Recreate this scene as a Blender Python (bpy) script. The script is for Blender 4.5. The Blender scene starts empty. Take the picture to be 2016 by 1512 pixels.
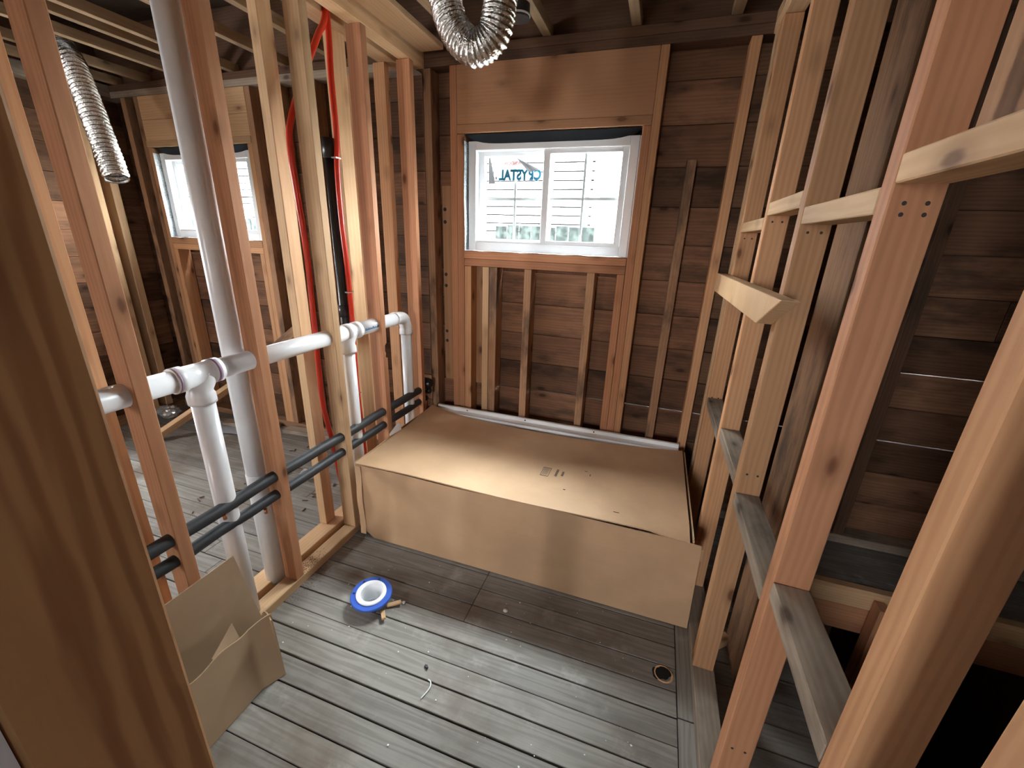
import bpy, bmesh, math, random
from mathutils import Vector, Matrix

random.seed(7)
scene = bpy.context.scene
COL = scene.collection

# ------------------------------------------------------------------ camera
cam_d = bpy.data.cameras.new('camera')
cam_d.sensor_width = 36.0
cam_d.lens = 822.0 / 2016.0 * 36.0
cam_d.clip_start = 0.01
cam = bpy.data.objects.new('camera', cam_d)
COL.objects.link(cam)
_R = Matrix(((0.94547084, 0.13663396, -0.29566206),
             (0.3240056, -0.30189708, 0.89659273),
             (0.0332455, -0.94349844, -0.32970506)))
_m = Matrix.Identity(4)
for i in range(3):
    _m[i][0] = _R[i][0]
    _m[i][1] = -_R[i][1]
    _m[i][2] = -_R[i][2]
_m.translation = (0.0, 0.0, 1.41)
cam.matrix_world = _m
scene.camera = cam

# ------------------------------------------------------------------ world and light
world = bpy.data.worlds.new('sky')
scene.world = world
world.use_nodes = True
_bg = world.node_tree.nodes['Background']
_bg.inputs[0].default_value = (0.95, 0.975, 1.0, 1)
_bg.inputs[1].default_value = 1.0

def portal(name, loc, rot, sx, sy):
    l = bpy.data.lights.new(name, 'AREA')
    l.shape = 'RECTANGLE'
    l.size, l.size_y = sx, sy
    l.cycles.is_portal = True
    o = bpy.data.objects.new(name, l)
    o.location, o.rotation_euler = loc, rot
    COL.objects.link(o)

H90 = math.pi / 2
portal('daylight_portal', (-0.6, 2.36, 1.62), (-H90, 0, 0), 0.9, 0.6)
portal('daylight_portal', (-2.9, 2.36, 1.62), (-H90, 0, 0), 0.9, 0.6)
portal('daylight_portal', (-0.67, -3.63, 1.45), (H90, 0, 0), 0.46, 1.06)  # unseen opening added in the rear wall
portal('daylight_portal', (-3.05, -3.63, 1.5), (H90, 0, 0), 0.36, 1.2)  # unseen rear opening added to light the left room
portal('daylight_portal', (-3.80, 0.70, 1.42), (0, -H90, 0), 0.70, 0.55)  # unseen opening added in the far left wall
portal('daylight_portal', (2.33, -2.2, 1.5), (0, H90, 0), 0.36, 0.36)  # unseen small opening added in the side wall

# hazy sun: a wide bright patch of thin cloud above the neighbour's roof, on the window side
sun_d = bpy.data.lights.new('hazy_sun', 'SUN')
sun_d.energy = 0.32
sun_d.angle = math.radians(28)
sun_d.color = (0.88, 0.96, 1.0)
sun = bpy.data.objects.new('hazy_sun', sun_d)
sun.rotation_euler = (math.radians(-40), 0, math.radians(-4))
sun.location = (0, 8, 8)
COL.objects.link(sun)

vs = scene.view_settings
vs.view_transform = 'Standard'
vs.look = 'None'
vs.gamma = 1.0
vs.use_curve_mapping = False
vs.exposure = 6.12
cy = scene.cycles
cy.use_denoising = True
cy.max_bounces = 8
cy.diffuse_bounces = 5
cy.glossy_bounces = 4
cy.transmission_bounces = 8
cy.caustics_reflective = False
cy.caustics_refractive = False
cy.sample_clamp_indirect = 6.0

# ------------------------------------------------------------------ material helpers
class N:
    def __init__(self, name):
        self.m = bpy.data.materials.new(name)
        self.m.use_nodes = True
        self.t = self.m.node_tree
        self.b = self.t.nodes['Principled BSDF']
    def n(self, kind, **kw):
        nd = self.t.nodes.new(kind)
        for k, v in kw.items():
            if k.startswith('i_'):
                nd.inputs[k[2:].replace('_', ' ')].default_value = v
            else:
                setattr(nd, k, v)
        return nd
    def l(self, a, b):
        self.t.links.new(a, b)
    def math(self, op, a, b=None, c=None, clamp=False):
        nd = self.n('ShaderNodeMath', operation=op, use_clamp=clamp)
        for i, v in enumerate((a, b, c)):
            if v is None:
                continue
            if isinstance(v, (int, float)):
                nd.inputs[i].default_value = v
            else:
                self.l(v, nd.inputs[i])
        return nd.outputs[0]
    def mix(self, f, a, b):
        nd = self.n('ShaderNodeMix', data_type='RGBA')
        for i, v in ((0, f), (6, a), (7, b)):
            if isinstance(v, (int, float)):
                nd.inputs[i].default_value = v
            elif isinstance(v, tuple):
                nd.inputs[i].default_value = (*v[:3], 1)
            else:
                self.l(v, nd.inputs[i])
        return nd.outputs[2]
    def ramp(self, f, lo, hi):
        nd = self.n('ShaderNodeMapRange', interpolation_type='SMOOTHSTEP', i_From_Min=lo, i_From_Max=hi)
        self.l(f, nd.inputs['Value'])
        return nd.outputs[0]
    def coords(self, scale, off=60.0):
        """object coordinates shifted by the object's own random number, then scaled"""
        tc = self.n('ShaderNodeTexCoord')
        oi = self.n('ShaderNodeObjectInfo')
        cb = self.n('ShaderNodeCombineXYZ')
        for k, f in enumerate((0.0, 0.0, off)):
            self.l(self.math('MULTIPLY', oi.outputs['Random'], f), cb.inputs[k])
        ad = self.n('ShaderNodeVectorMath', operation='ADD')
        self.l(tc.outputs['Object'], ad.inputs[0])
        self.l(cb.outputs[0], ad.inputs[1])
        mp = self.n('ShaderNodeMapping')
        mp.inputs['Scale'].default_value = scale
        self.l(ad.outputs[0], mp.inputs['Vector'])
        return mp.outputs[0], oi.outputs['Random']
    def noise(self, vec, scale, detail=3.0, rough=0.55):
        nd = self.n('ShaderNodeTexNoise', i_Scale=scale, i_Detail=detail, i_Roughness=rough)
        if vec is not None:
            self.l(vec, nd.inputs['Vector'])
        return nd.outputs['Fac']
    def bump(self, h, strength, dist):
        nd = self.n('ShaderNodeBump', i_Strength=strength, i_Distance=dist)
        self.l(h, nd.inputs['Height'])
        self.l(nd.outputs[0], self.b.inputs['Normal'])
    def col(self, c):
        if isinstance(c, tuple):
            self.b.inputs['Base Color'].default_value = (*c, 1)
        else:
            self.l(c, self.b.inputs['Base Color'])
    def set(self, **kw):
        for k, v in kw.items():
            self.b.inputs[k.replace('_', ' ')].default_value = v
        return self.m

def plain(name, c, rough=0.5, metal=0.0, var=0.0, spec=0.5):
    q = N(name)
    if var:
        v, r = q.coords((1, 1, 1))
        f = q.noise(v, 14.0, 4.0)
        q.col(q.mix(q.ramp(f, 0.35, 0.7), tuple(x * (1 - var) for x in c), c))
    else:
        q.col(c)
    return q.set(Roughness=rough, Metallic=metal, Specular_IOR_Level=spec)

def wood(name, base, dark, knot=0.75, grain=0.55, stain=0.0, stain_c=(0.05, 0.035, 0.025), rough=0.7, ring=22.0, knots=True, vr=0.35):
    q = N(name)
    v, rnd = q.coords((1, 1, 0.10))
    wv = q.n('ShaderNodeTexWave', wave_type='RINGS', rings_direction='Z', i_Scale=ring, i_Distortion=5.0, i_Detail=2.0, i_Detail_Scale=1.6)
    mp = q.n('ShaderNodeMapping')
    mp.inputs['Location'].default_value = (0.055, 0.03, 0)
    q.l(v, mp.inputs['Vector'])
    q.l(mp.outputs[0], wv.inputs['Vector'])
    fib_v, _ = q.coords((160, 160, 3.0))
    fib = q.noise(fib_v, 1.0, 3.0)
    big_v, _ = q.coords((9, 9, 1.6))
    big = q.noise(big_v, 1.0, 3.0)
    g = q.math('MULTIPLY', q.ramp(wv.outputs['Fac'], 0.0, 1.0), grain * 0.6)
    g = q.math('MULTIPLY_ADD', q.math('SUBTRACT', fib, 0.5), 0.30, g)
    g = q.math('MULTIPLY_ADD', q.math('SUBTRACT', big, 0.5), 0.9, g, True)
    c = q.mix(g, base, dark)
    if knots:
        kv, _ = q.coords((10.0, 10.0, 4.6))
        vo = q.n('ShaderNodeTexVoronoi', i_Scale=1.0)
        q.l(kv, vo.inputs['Vector'])
        wob = q.math('MULTIPLY_ADD', q.math('SUBTRACT', fib, 0.5), 0.05, vo.outputs['Distance'])
        halo = q.math('SUBTRACT', 1.0, q.ramp(wob, 0.10, 0.30))
        core = q.math('SUBTRACT', 1.0, q.ramp(wob, 0.06, 0.14))
        c = q.mix(q.math('MULTIPLY', halo, knot * 0.55), c, tuple(x * 0.55 for x in dark))
        c = q.mix(q.math('MULTIPLY', core, knot), c, (dark[0] * 0.28, dark[1] * 0.22, dark[2] * 0.2))
    if stain:
        sv, _ = q.coords((7, 7, 2.2))
        sn = q.noise(sv, 1.0, 5.0, 0.65)
        c = q.mix(q.math('MULTIPLY', q.ramp(sn, 0.45, 0.68), stain), c, stain_c)
    hs = q.n('ShaderNodeHueSaturation')
    q.l(q.math('MULTIPLY_ADD', rnd, vr, 1.0 - vr / 2), hs.inputs['Value'])
    q.l(c, hs.inputs['Color'])
    q.col(hs.outputs[0])
    q.bump(q.math('ADD', fib, q.math('MULTIPLY', wv.outputs['Fac'], 0.4)), 0.25, 0.001)
    return q.set(Roughness=rough, Specular_IOR_Level=0.25)

M = {}
M['fir_red'] = wood('red_fir_lumber', (0.50, 0.24, 0.125), (0.34, 0.13, 0.06), grain=0.5)
M['fir'] = wood('fir_lumber', (0.56, 0.305, 0.155), (0.38, 0.165, 0.075), grain=0.55)
M['pine'] = wood('pale_pine_lumber', (0.61, 0.40, 0.225), (0.45, 0.245, 0.12), grain=0.5)
M['fir_bold'] = wood('bold_grained_fir', (0.56, 0.325, 0.155), (0.30, 0.125, 0.056), grain=1.15, ring=34.0)
M['grey_wood'] = wood('weathered_grey_lumber', (0.35, 0.28, 0.215), (0.19, 0.14, 0.105), grain=0.5, stain=0.6)
M['header'] = wood('header_board', (0.43, 0.225, 0.12), (0.33, 0.155, 0.08), grain=0.35, knot=0.6)
M['old'] = wood('old_brown_board', (0.20, 0.098, 0.052), (0.095, 0.043, 0.025), vr=0.9, grain=0.6, stain=0.75, stain_c=(0.04, 0.022, 0.014), rough=0.8)
M['old_stud'] = wood('old_stud_wood', (0.36, 0.20, 0.11), (0.18, 0.09, 0.05), grain=0.5, stain=0.8, stain_c=(0.06, 0.04, 0.03), rough=0.85)
M['dark_wood'] = wood('dark_attic_wood', (0.13, 0.068, 0.04), (0.065, 0.034, 0.022), stain=0.5, rough=0.85)
M['deck'] = wood('near_black_deck_board', (0.055, 0.035, 0.025), (0.03, 0.02, 0.015), stain=0.4, rough=0.9)  # near-black brown for the boards above the joists
M['joist'] = wood('ceiling_joist_wood', (0.30, 0.20, 0.115), (0.17, 0.10, 0.05), grain=0.5)
M['ply'] = wood('plywood', (0.46, 0.25, 0.13), (0.30, 0.14, 0.065), grain=0.6, ring=9.0)

def floor_mat():
    q = N('weathered_grey_floor_board')
    v, rnd = q.coords((1, 1, 0.07))
    wv = q.n('ShaderNodeTexWave', wave_type='RINGS', rings_direction='Z', i_Scale=20.0, i_Distortion=9.0, i_Detail=2.0, i_Detail_Scale=2.0)
    mp = q.n('ShaderNodeMapping')
    mp.inputs['Location'].default_value = (0.045, 0.02, 0)
    q.l(v, mp.inputs['Vector'])
    q.l(mp.outputs[0], wv.inputs['Vector'])
    fv, _ = q.coords((140, 140, 4))
    fib = q.noise(fv, 1.0, 3.0)
    g = q.math('MULTIPLY', q.ramp(wv.outputs['Fac'], 0.0, 1.0), 0.5)
    g = q.math('MULTIPLY_ADD', q.math('SUBTRACT', fib, 0.5), 0.9, g, True)
    c = q.mix(g, (0.24, 0.222, 0.197), (0.13, 0.116, 0.099))
    tc = q.n('ShaderNodeTexCoord')
    ge = q.n('ShaderNodeNewGeometry')
    d1 = q.noise(ge.outputs['Position'], 3.1, 5.0, 0.6)
    c = q.mix(q.math('MULTIPLY', q.ramp(d1, 0.46, 0.70), 0.75), c, (0.12, 0.088, 0.064))
    d2 = q.noise(ge.outputs['Position'], 6.5, 6.0, 0.65)
    c = q.mix(q.math('MULTIPLY', q.ramp(d2, 0.54, 0.75), 0.5), c, (0.44, 0.43, 0.40))
    d3 = q.noise(ge.outputs['Position'], 55.0, 3.0, 0.7)
    c = q.mix(q.math('MULTIPLY', q.ramp(d3, 0.72, 0.78), 0.7), c, (0.62, 0.61, 0.58))
    hs = q.n('ShaderNodeHueSaturation')
    q.l(q.math('MULTIPLY_ADD', rnd, 0.3, 0.85), hs.inputs['Value'])
    q.l(c, hs.inputs['Color'])
    q.col(hs.outputs[0])
    q.bump(q.math('ADD', fib, q.math('MULTIPLY', wv.outputs['Fac'], 0.5)), 0.3, 0.001)
    return q.set(Roughness=0.55, Specular_IOR_Level=0.35)
M['floor'] = floor_mat()

def cardboard(name, c):
    q = N(name)
    v, r = q.coords((1, 1, 1))
    big = q.noise(v, 5.0, 4.0)
    fv, _ = q.coords((3, 260, 260))
    flute = q.noise(fv, 1.0, 2.0)
    k = q.mix(q.ramp(big, 0.35, 0.7), tuple(x * 0.88 for x in c), c)
    k = q.mix(q.math('MULTIPLY', flute, 0.16), k, tuple(x * 0.6 for x in c))
    q.col(k)
    q.bump(big, 0.15, 0.01)
    return q.set(Roughness=0.62, Specular_IOR_Level=0.3)
M['card'] = cardboard('cardboard', (0.60, 0.385, 0.225))
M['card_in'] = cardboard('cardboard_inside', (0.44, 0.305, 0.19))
M['pvc'] = plain('white_pvc', (0.86, 0.87, 0.89), 0.28, var=0.04)
M['primer'] = plain('purple_primer', (0.30, 0.20, 0.30), 0.5)
M['vinyl'] = plain('white_vinyl', (0.78, 0.80, 0.82), 0.35)
M['tub'] = plain('white_enamel', (0.80, 0.80, 0.80), 0.2)
M['foam'] = plain('black_foam', (0.032, 0.035, 0.04), 0.55, var=0.3)
M['abs'] = plain('black_abs', (0.012, 0.012, 0.013), 0.35)
M['black'] = plain('black_membrane', (0.012, 0.013, 0.016), 0.8, spec=0.15)
M['pex'] = plain('red_plastic', (0.72, 0.045, 0.02), 0.3)
M['copper'] = plain('copper', (0.60, 0.26, 0.14), 0.3, 1.0)
M['steel'] = plain('steel', (0.5, 0.5, 0.5), 0.35, 1.0)
M['blue'] = plain('blue_plastic', (0.035, 0.11, 0.50), 0.35)
M['slot_shade'] = plain('blue_slot_shade', (0.006, 0.018, 0.09), 0.5)  # darkened copy of the ring blue, paints the shade in its slots
M['hole_shade'] = plain('hole_shade_black', (0.006, 0.005, 0.004), 0.95)  # near-black that paints the shade inside holes
M['ink'] = plain('black_ink', (0.03, 0.025, 0.02), 0.7)
M['blue_ink'] = plain('blue_ink', (0.05, 0.16, 0.36), 0.6)
M['cyan'] = plain('cyan_print', (0.005, 0.20, 0.34), 0.5)
M['red_print'] = plain('red_print', (0.62, 0.16, 0.14), 0.5)
M['paper'] = plain('white_paper', (0.75, 0.77, 0.78), 0.7)
M['grey_paper'] = plain('grey_paper_back', (0.33, 0.35, 0.37), 0.7)
M['plaster'] = plain('plaster', (0.78, 0.76, 0.72), 0.9)
M['rust'] = plain('sawdust', (0.33, 0.14, 0.09), 0.95, var=0.4)
M['drywall'] = plain('white_drywall', (0.62, 0.66, 0.72), 0.8)
M['rear'] = plain('bare_rear_wall', (0.60, 0.52, 0.44), 0.9, var=0.1)
M['siding'] = plain('white_siding', (0.80, 0.80, 0.78), 0.6)
M['fence'] = plain('weathered_fence', (0.030, 0.038, 0.036), 0.95, var=0.7, spec=0.1)
M['gap_shade'] = plain('siding_gap_shade', (0.012, 0.012, 0.013), 0.95, spec=0.05)  # near-black that paints the shadow lines between clapboards
M['lead'] = plain('grey_downspout', (0.035, 0.038, 0.042), 0.8, spec=0.1)
M['ground'] = plain('gravel_ground', (0.30, 0.29, 0.26), 0.95, var=0.4)
M['leaf'] = plain('shrub_leaf', (0.06, 0.12, 0.04), 0.7, var=0.4)
M['bark'] = plain('bark', (0.16, 0.10, 0.07), 0.9, var=0.4)
M['brick'] = plain('brown_skirt', (0.12, 0.085, 0.065), 0.9, var=0.3)

def foil():
    q = N('aluminium_foil')
    v, r = q.coords((1, 1, 1))
    f = q.noise(v, 130.0, 3.0)
    q.col((0.62, 0.60, 0.57))
    q.bump(f, 0.9, 0.004)
    return q.set(Roughness=0.16, Metallic=1.0)
M['foil'] = foil()

def glass():
    q = N('window_glass')
    t = q.t
    out = t.nodes['Material Output']
    tr = q.n('ShaderNodeBsdfTransparent')
    tr.inputs[0].default_value = (0.95, 0.975, 0.97, 1)
    gl = q.n('ShaderNodeBsdfGlossy', i_Roughness=0.02)
    fr = q.n('ShaderNodeFresnel', i_IOR=1.45)
    mx = q.n('ShaderNodeMixShader')
    ge = q.n('ShaderNodeNewGeometry')
    q.l(q.math('MULTIPLY', fr.outputs[0], q.math('SUBTRACT', 1.0, ge.outputs['Backfacing'])), mx.inputs[0])
    q.l(tr.outputs[0], mx.inputs[1])
    q.l(gl.outputs[0], mx.inputs[2])
    q.l(mx.outputs[0], out.inputs['Surface'])
    return q.m
M['glass'] = glass()

def clear_plastic():
    q = N('clear_plastic_film')
    out = q.t.nodes['Material Output']
    tr = q.n('ShaderNodeBsdfTransparent')
    tr.inputs[0].default_value = (0.9, 0.92, 0.93, 1)
    gl = q.n('ShaderNodeBsdfGlossy', i_Roughness=0.12)
    df = q.n('ShaderNodeBsdfDiffuse')
    df.inputs[0].default_value = (0.75, 0.78, 0.8, 1)
    m1 = q.n('ShaderNodeMixShader')
    m1.inputs[0].default_value = 0.45
    q.l(gl.outputs[0], m1.inputs[1])
    q.l(df.outputs[0], m1.inputs[2])
    m2 = q.n('ShaderNodeMixShader')
    m2.inputs[0].default_value = 0.5
    q.l(tr.outputs[0], m2.inputs[1])
    q.l(m1.outputs[0], m2.inputs[2])
    q.l(m2.outputs[0], out.inputs['Surface'])
    return q.m
M['film'] = clear_plastic()

def film_paper():
    q = N('translucent_sticker_paper')
    out = q.t.nodes['Material Output']
    a = q.n('ShaderNodeBsdfTranslucent')
    a.inputs[0].default_value = (0.8, 0.84, 0.86, 1)
    b = q.n('ShaderNodeBsdfDiffuse')
    b.inputs[0].default_value = (0.75, 0.78, 0.8, 1)
    m = q.n('ShaderNodeMixShader')
    m.inputs[0].default_value = 0.5
    q.l(a.outputs[0], m.inputs[1])
    q.l(b.outputs[0], m.inputs[2])
    q.l(m.outputs[0], out.inputs['Surface'])
    return q.m
M['film_paper'] = film_paper()

def tape_mat():
    q = N('flashing_tape')
    v, r = q.coords((1, 1, 1))
    f = q.noise(v, 38.0, 4.0, 0.7)
    f2 = q.noise(v, 9.0, 2.0)
    mk = q.math('MULTIPLY', q.math('SUBTRACT', 1.0, q.ramp(q.math('ABSOLUTE', q.math('SUBTRACT', f, 0.5)), 0.008, 0.022)), q.ramp(f2, 0.42, 0.5))
    q.col(q.mix(mk, (0.66, 0.74, 0.78), (0.05, 0.06, 0.07)))
    return q.set(Roughness=0.35)
M['tape'] = tape_mat()

# ------------------------------------------------------------------ object helpers
def tag(o, label, cat, group=None, kind=None):
    o['label'] = label
    o['category'] = cat
    if group:
        o['group'] = group
    if kind:
        o['kind'] = kind
    return o

def root(name, loc, label, cat, group=None, kind=None):
    o = bpy.data.objects.new(name, None)
    o.empty_display_size = 0.05
    o.location = loc
    COL.objects.link(o)
    return tag(o, label, cat, group, kind)

def world_loc(o):
    v = Vector((0, 0, 0))
    while o is not None:
        v = v + o.location
        o = o.parent
    return v

def adopt(o, parent):
    if parent is not None:
        o.parent = parent
        o.location = o.location - world_loc(parent)
    return o

def link(name, me, mat, parent=None, mtx=None):
    o = bpy.data.objects.new(name, me)
    COL.objects.link(o)
    for m in (mat if isinstance(mat, (list, tuple)) else [mat]):
        if len(me.materials) < (len(mat) if isinstance(mat, (list, tuple)) else 1):
            me.materials.append(m if not isinstance(m, str) else M[m])
    if mtx is not None:
        o.matrix_basis = mtx
    if parent is not None:
        o.parent = parent
        # every parent is an unrotated frame, so a shift is enough
        o.location = o.location - world_loc(parent)
    return o

def bm_mesh(bm, name='mesh', smooth=False):
    me = bpy.data.meshes.new(name)
    bmesh.ops.recalc_face_normals(bm, faces=bm.faces)
    if smooth:
        for f in bm.faces:
            f.smooth = True
    bm.to_mesh(me)
    bm.free()
    return me

def beam(name, mat, parent, b, bev=0.0022, jit=0.0, skew=None):
    """a piece of lumber filling the box b = (x0,x1,y0,y1,z0,z1); its local Z is its length, so the grain follows it"""
    x0, x1, y0, y1, z0, z1 = b
    d = (x1 - x0, y1 - y0, z1 - z0)
    ax = max(range(3), key=lambda i: d[i])
    if ax == 2:
        loc, rot = d, Matrix.Identity(4)
    elif ax == 1:
        loc, rot = (d[0], d[2], d[1]), Matrix.Rotation(-H90, 4, 'X')
    else:
        loc, rot = (d[2], d[1], d[0]), Matrix.Rotation(H90, 4, 'Y')
    bm = bmesh.new()
    bmesh.ops.create_cube(bm, size=1.0)
    for v in bm.verts:
        v.co = Vector((v.co.x * loc[0], v.co.y * loc[1], v.co.z * loc[2]))
    if bev:
        bmesh.ops.bevel(bm, geom=list(bm.edges), offset=min(bev, min(loc) * 0.3), segments=1, affect='EDGES', clamp_overlap=True)
    if jit:
        for v in bm.verts:
            v.co += Vector((random.uniform(-jit, jit), random.uniform(-jit, jit), 0))
    me = bm_mesh(bm, name)
    return link(name, me, mat, parent, Matrix.Translation(((x0 + x1) / 2, (y0 + y1) / 2, (z0 + z1) / 2)) @ rot)

def beam_pts(name, mat, parent, p, q, w, t, up=(0, 0, 1), bev=0.002):
    """lumber from p to q; w is measured along 'up', t across"""
    p, q = Vector(p), Vector(q)
    d = (q - p)
    L = d.length
    z = d.normalized()
    u = Vector(up)
    y = (u - z * u.dot(z)).normalized()
    x = y.cross(z)
    bm = bmesh.new()
    bmesh.ops.create_cube(bm, size=1.0)
    for v in bm.verts:
        v.co = Vector((v.co.x * t, v.co.y * w, v.co.z * L))
    bmesh.ops.bevel(bm, geom=list(bm.edges), offset=bev, segments=1, affect='EDGES', clamp_overlap=True)
    m = Matrix((x, y, z)).transposed().to_4x4()
    m.translation = (p + q) / 2
    return link(name, bm_mesh(bm, name), mat, parent, m)

def prism(name, mat, parent, poly, axis, a0, a1, bev=0.0015):
    """extrude a polygon along a world axis; poly holds the two other coordinates in cyclic order"""
    bm = bmesh.new()
    def P(u, v, a):
        return {'x': (a, u, v), 'y': (u, a, v), 'z': (u, v, a)}[axis]
    lo = [bm.verts.new(P(u, v, a0)) for u, v in poly]
    hi = [bm.verts.new(P(u, v, a1)) for u, v in poly]
    bm.faces.new(lo)
    bm.faces.new(hi[::-1])
    n = len(poly)
    for i in range(n):
        bm.faces.new((lo[i], lo[(i + 1) % n], hi[(i + 1) % n], hi[i]))
    bmesh.ops.recalc_face_normals(bm, faces=bm.faces)
    if bev:
        bmesh.ops.bevel(bm, geom=list(bm.edges), offset=bev, segments=1, affect='EDGES', clamp_overlap=True)
    c = Vector((0, 0, 0))
    for v in bm.verts:
        c += v.co
    c /= len(bm.verts)
    for v in bm.verts:
        v.co -= c
    return link(name, bm_mesh(bm, name), mat, parent, Matrix.Translation(c))

def catmull(pts, k=6):
    if len(pts) < 3:
        return [Vector(p) for p in pts]
    P = [Vector(p) for p in pts]
    P = [P[0] * 2 - P[1]] + P + [P[-1] * 2 - P[-2]]
    out = []
    for i in range(1, len(P) - 2):
        for s in range(k):
            t = s / k
            a, b, c, d = P[i - 1], P[i], P[i + 1], P[i + 2]
            out.append(0.5 * ((2 * b) + (c - a) * t + (2 * a - 5 * b + 4 * c - d) * t * t + (3 * b - a - 3 * c + d) * t ** 3))
    out.append(P[-2])
    return out

def sweep(bm, pts, rad, seg=16, cap=True, inner=None):
    """sweep a circle along pts; rad is a number or a function of (index, arc length)"""
    n = len(pts)
    t0 = (pts[1] - pts[0]).normalized()
    ref = Vector((0, 0, 1)) if abs(t0.z) < 0.9 else Vector((1, 0, 0))
    nrm = (ref - t0 * ref.dot(t0)).normalized()
    rings = []
    s = 0.0
    for i in range(n):
        t = (pts[min(i + 1, n - 1)] - pts[max(i - 1, 0)]).normalized()
        nrm = (nrm - t * nrm.dot(t)).normalized()
        bi = t.cross(nrm)
        if i:
            s += (pts[i] - pts[i - 1]).length
        r = rad(i, s) if callable(rad) else rad
        rings.append([bm.verts.new(pts[i] + (nrm * math.cos(a) + bi * math.sin(a)) * r) for a in (2 * math.pi * k / seg for k in range(seg))])
    for a, b in zip(rings, rings[1:]):
        for k in range(seg):
            bm.faces.new((a[k], a[(k + 1) % seg], b[(k + 1) % seg], b[k]))
    if cap:
        bm.faces.new(rings[0][::-1])
        bm.faces.new(rings[-1])
    return rings

def center_mesh(bm):
    c = Vector((0, 0, 0))
    for v in bm.verts:
        c += v.co
    c /= max(1, len(bm.verts))
    for v in bm.verts:
        v.co -= c
    return c

def tube(name, mat, parent, pts, r, seg=18, k=0, cap=True):
    P = catmull(pts, k) if k else [Vector(p) for p in pts]
    bm = bmesh.new()
    sweep(bm, P, r, seg, cap)
    c = center_mesh(bm)
    me = bm_mesh(bm, name)
    for f in me.polygons:
        f.use_smooth = len(f.vertices) == 4
    return link(name, me, mat, parent, Matrix.Translation(c))

def lathe(name, mat, parent, prof, loc, rot=None, seg=40, closed=False):
    bm = bmesh.new()
    rings = []
    for r, z in prof:
        rings.append([bm.verts.new((r * math.cos(2 * math.pi * k / seg), r * math.sin(2 * math.pi * k / seg), z)) for k in range(seg)])
    pairs = list(zip(rings, rings[1:]))
    if closed:
        pairs.append((rings[-1], rings[0]))
    for a, b in pairs:
        for k in range(seg):
            bm.faces.new((a[k], a[(k + 1) % seg], b[(k + 1) % seg], b[k]))
    me = bm_mesh(bm, name)
    for f in me.polygons:
        f.use_smooth = True
    m = Matrix.Translation(loc)
    if rot is not None:
        m = m @ rot
    o = link(name, me, mat, parent, m)
    md = o.modifiers.new('edge', 'EDGE_SPLIT')
    md.split_angle = math.radians(40)
    return o

def sheet(name, mat, parent, fn, nu, nv, th=0.005):
    """a bent sheet: fn(u, v) gives the point for u, v in 0..1; th is its thickness"""
    g = [[Vector(fn(i / nu, j / nv)) for j in range(nv + 1)] for i in range(nu + 1)]
    def nrm(i, j):
        a = g[min(i + 1, nu)][j] - g[max(i - 1, 0)][j]
        b = g[i][min(j + 1, nv)] - g[i][max(j - 1, 0)]
        return a.cross(b).normalized()
    bm = bmesh.new()
    top = [[bm.verts.new(g[i][j]) for j in range(nv + 1)] for i in range(nu + 1)]
    bot = [[bm.verts.new(g[i][j] - nrm(i, j) * th) for j in range(nv + 1)] for i in range(nu + 1)]
    for i in range(nu):
        for j in range(nv):
            bm.faces.new((top[i][j], top[i + 1][j], top[i + 1][j + 1], top[i][j + 1]))
            bm.faces.new((bot[i][j], bot[i][j + 1], bot[i + 1][j + 1], bot[i + 1][j]))
    for i in range(nu):
        bm.faces.new((top[i][0], bot[i][0], bot[i + 1][0], top[i + 1][0]))
        bm.faces.new((top[i][nv], top[i + 1][nv], bot[i + 1][nv], bot[i][nv]))
    for j in range(nv):
        bm.faces.new((top[0][j], top[0][j + 1], bot[0][j + 1], bot[0][j]))
        bm.faces.new((top[nu][j], bot[nu][j], bot[nu][j + 1], top[nu][j + 1]))
    c = center_mesh(bm)
    me = bm_mesh(bm, name)
    for f in me.polygons:
        f.use_smooth = True
    o = link(name, me, mat, parent, Matrix.Translation(c))
    md = o.modifiers.new('edge', 'EDGE_SPLIT')
    md.split_angle = math.radians(35)
    return o

def boxes(name, mat, parent, lst, bev=0.0):
    """several boxes joined into one part"""
    bm = bmesh.new()
    for x0, x1, y0, y1, z0, z1 in lst:
        r = bmesh.ops.create_cube(bm, size=1.0)
        for v in r['verts']:
            v.co = Vector(((x0 + x1) / 2 + v.co.x * (x1 - x0), (y0 + y1) / 2 + v.co.y * (y1 - y0), (z0 + z1) / 2 + v.co.z * (z1 - z0)))
    if bev:
        bmesh.ops.bevel(bm, geom=list(bm.edges), offset=bev, segments=1, affect='EDGES', clamp_overlap=True)
    c = center_mesh(bm)
    return link(name, bm_mesh(bm, name), mat, parent, Matrix.Translation(c))

# ------------------------------------------------------------------ measurements
XL, XR, YB = -1.243, 0.296, 2.20          # stud faces: left wall, right wall, back wall
ZT = 2.197                                # underside of the top plates
ST = 0.038                                # lumber thickness
WIN = [(-1.030, -0.157), (-3.320, -2.480)]  # rough openings in x
WZ0, WZ1 = 1.336, 1.902
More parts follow.
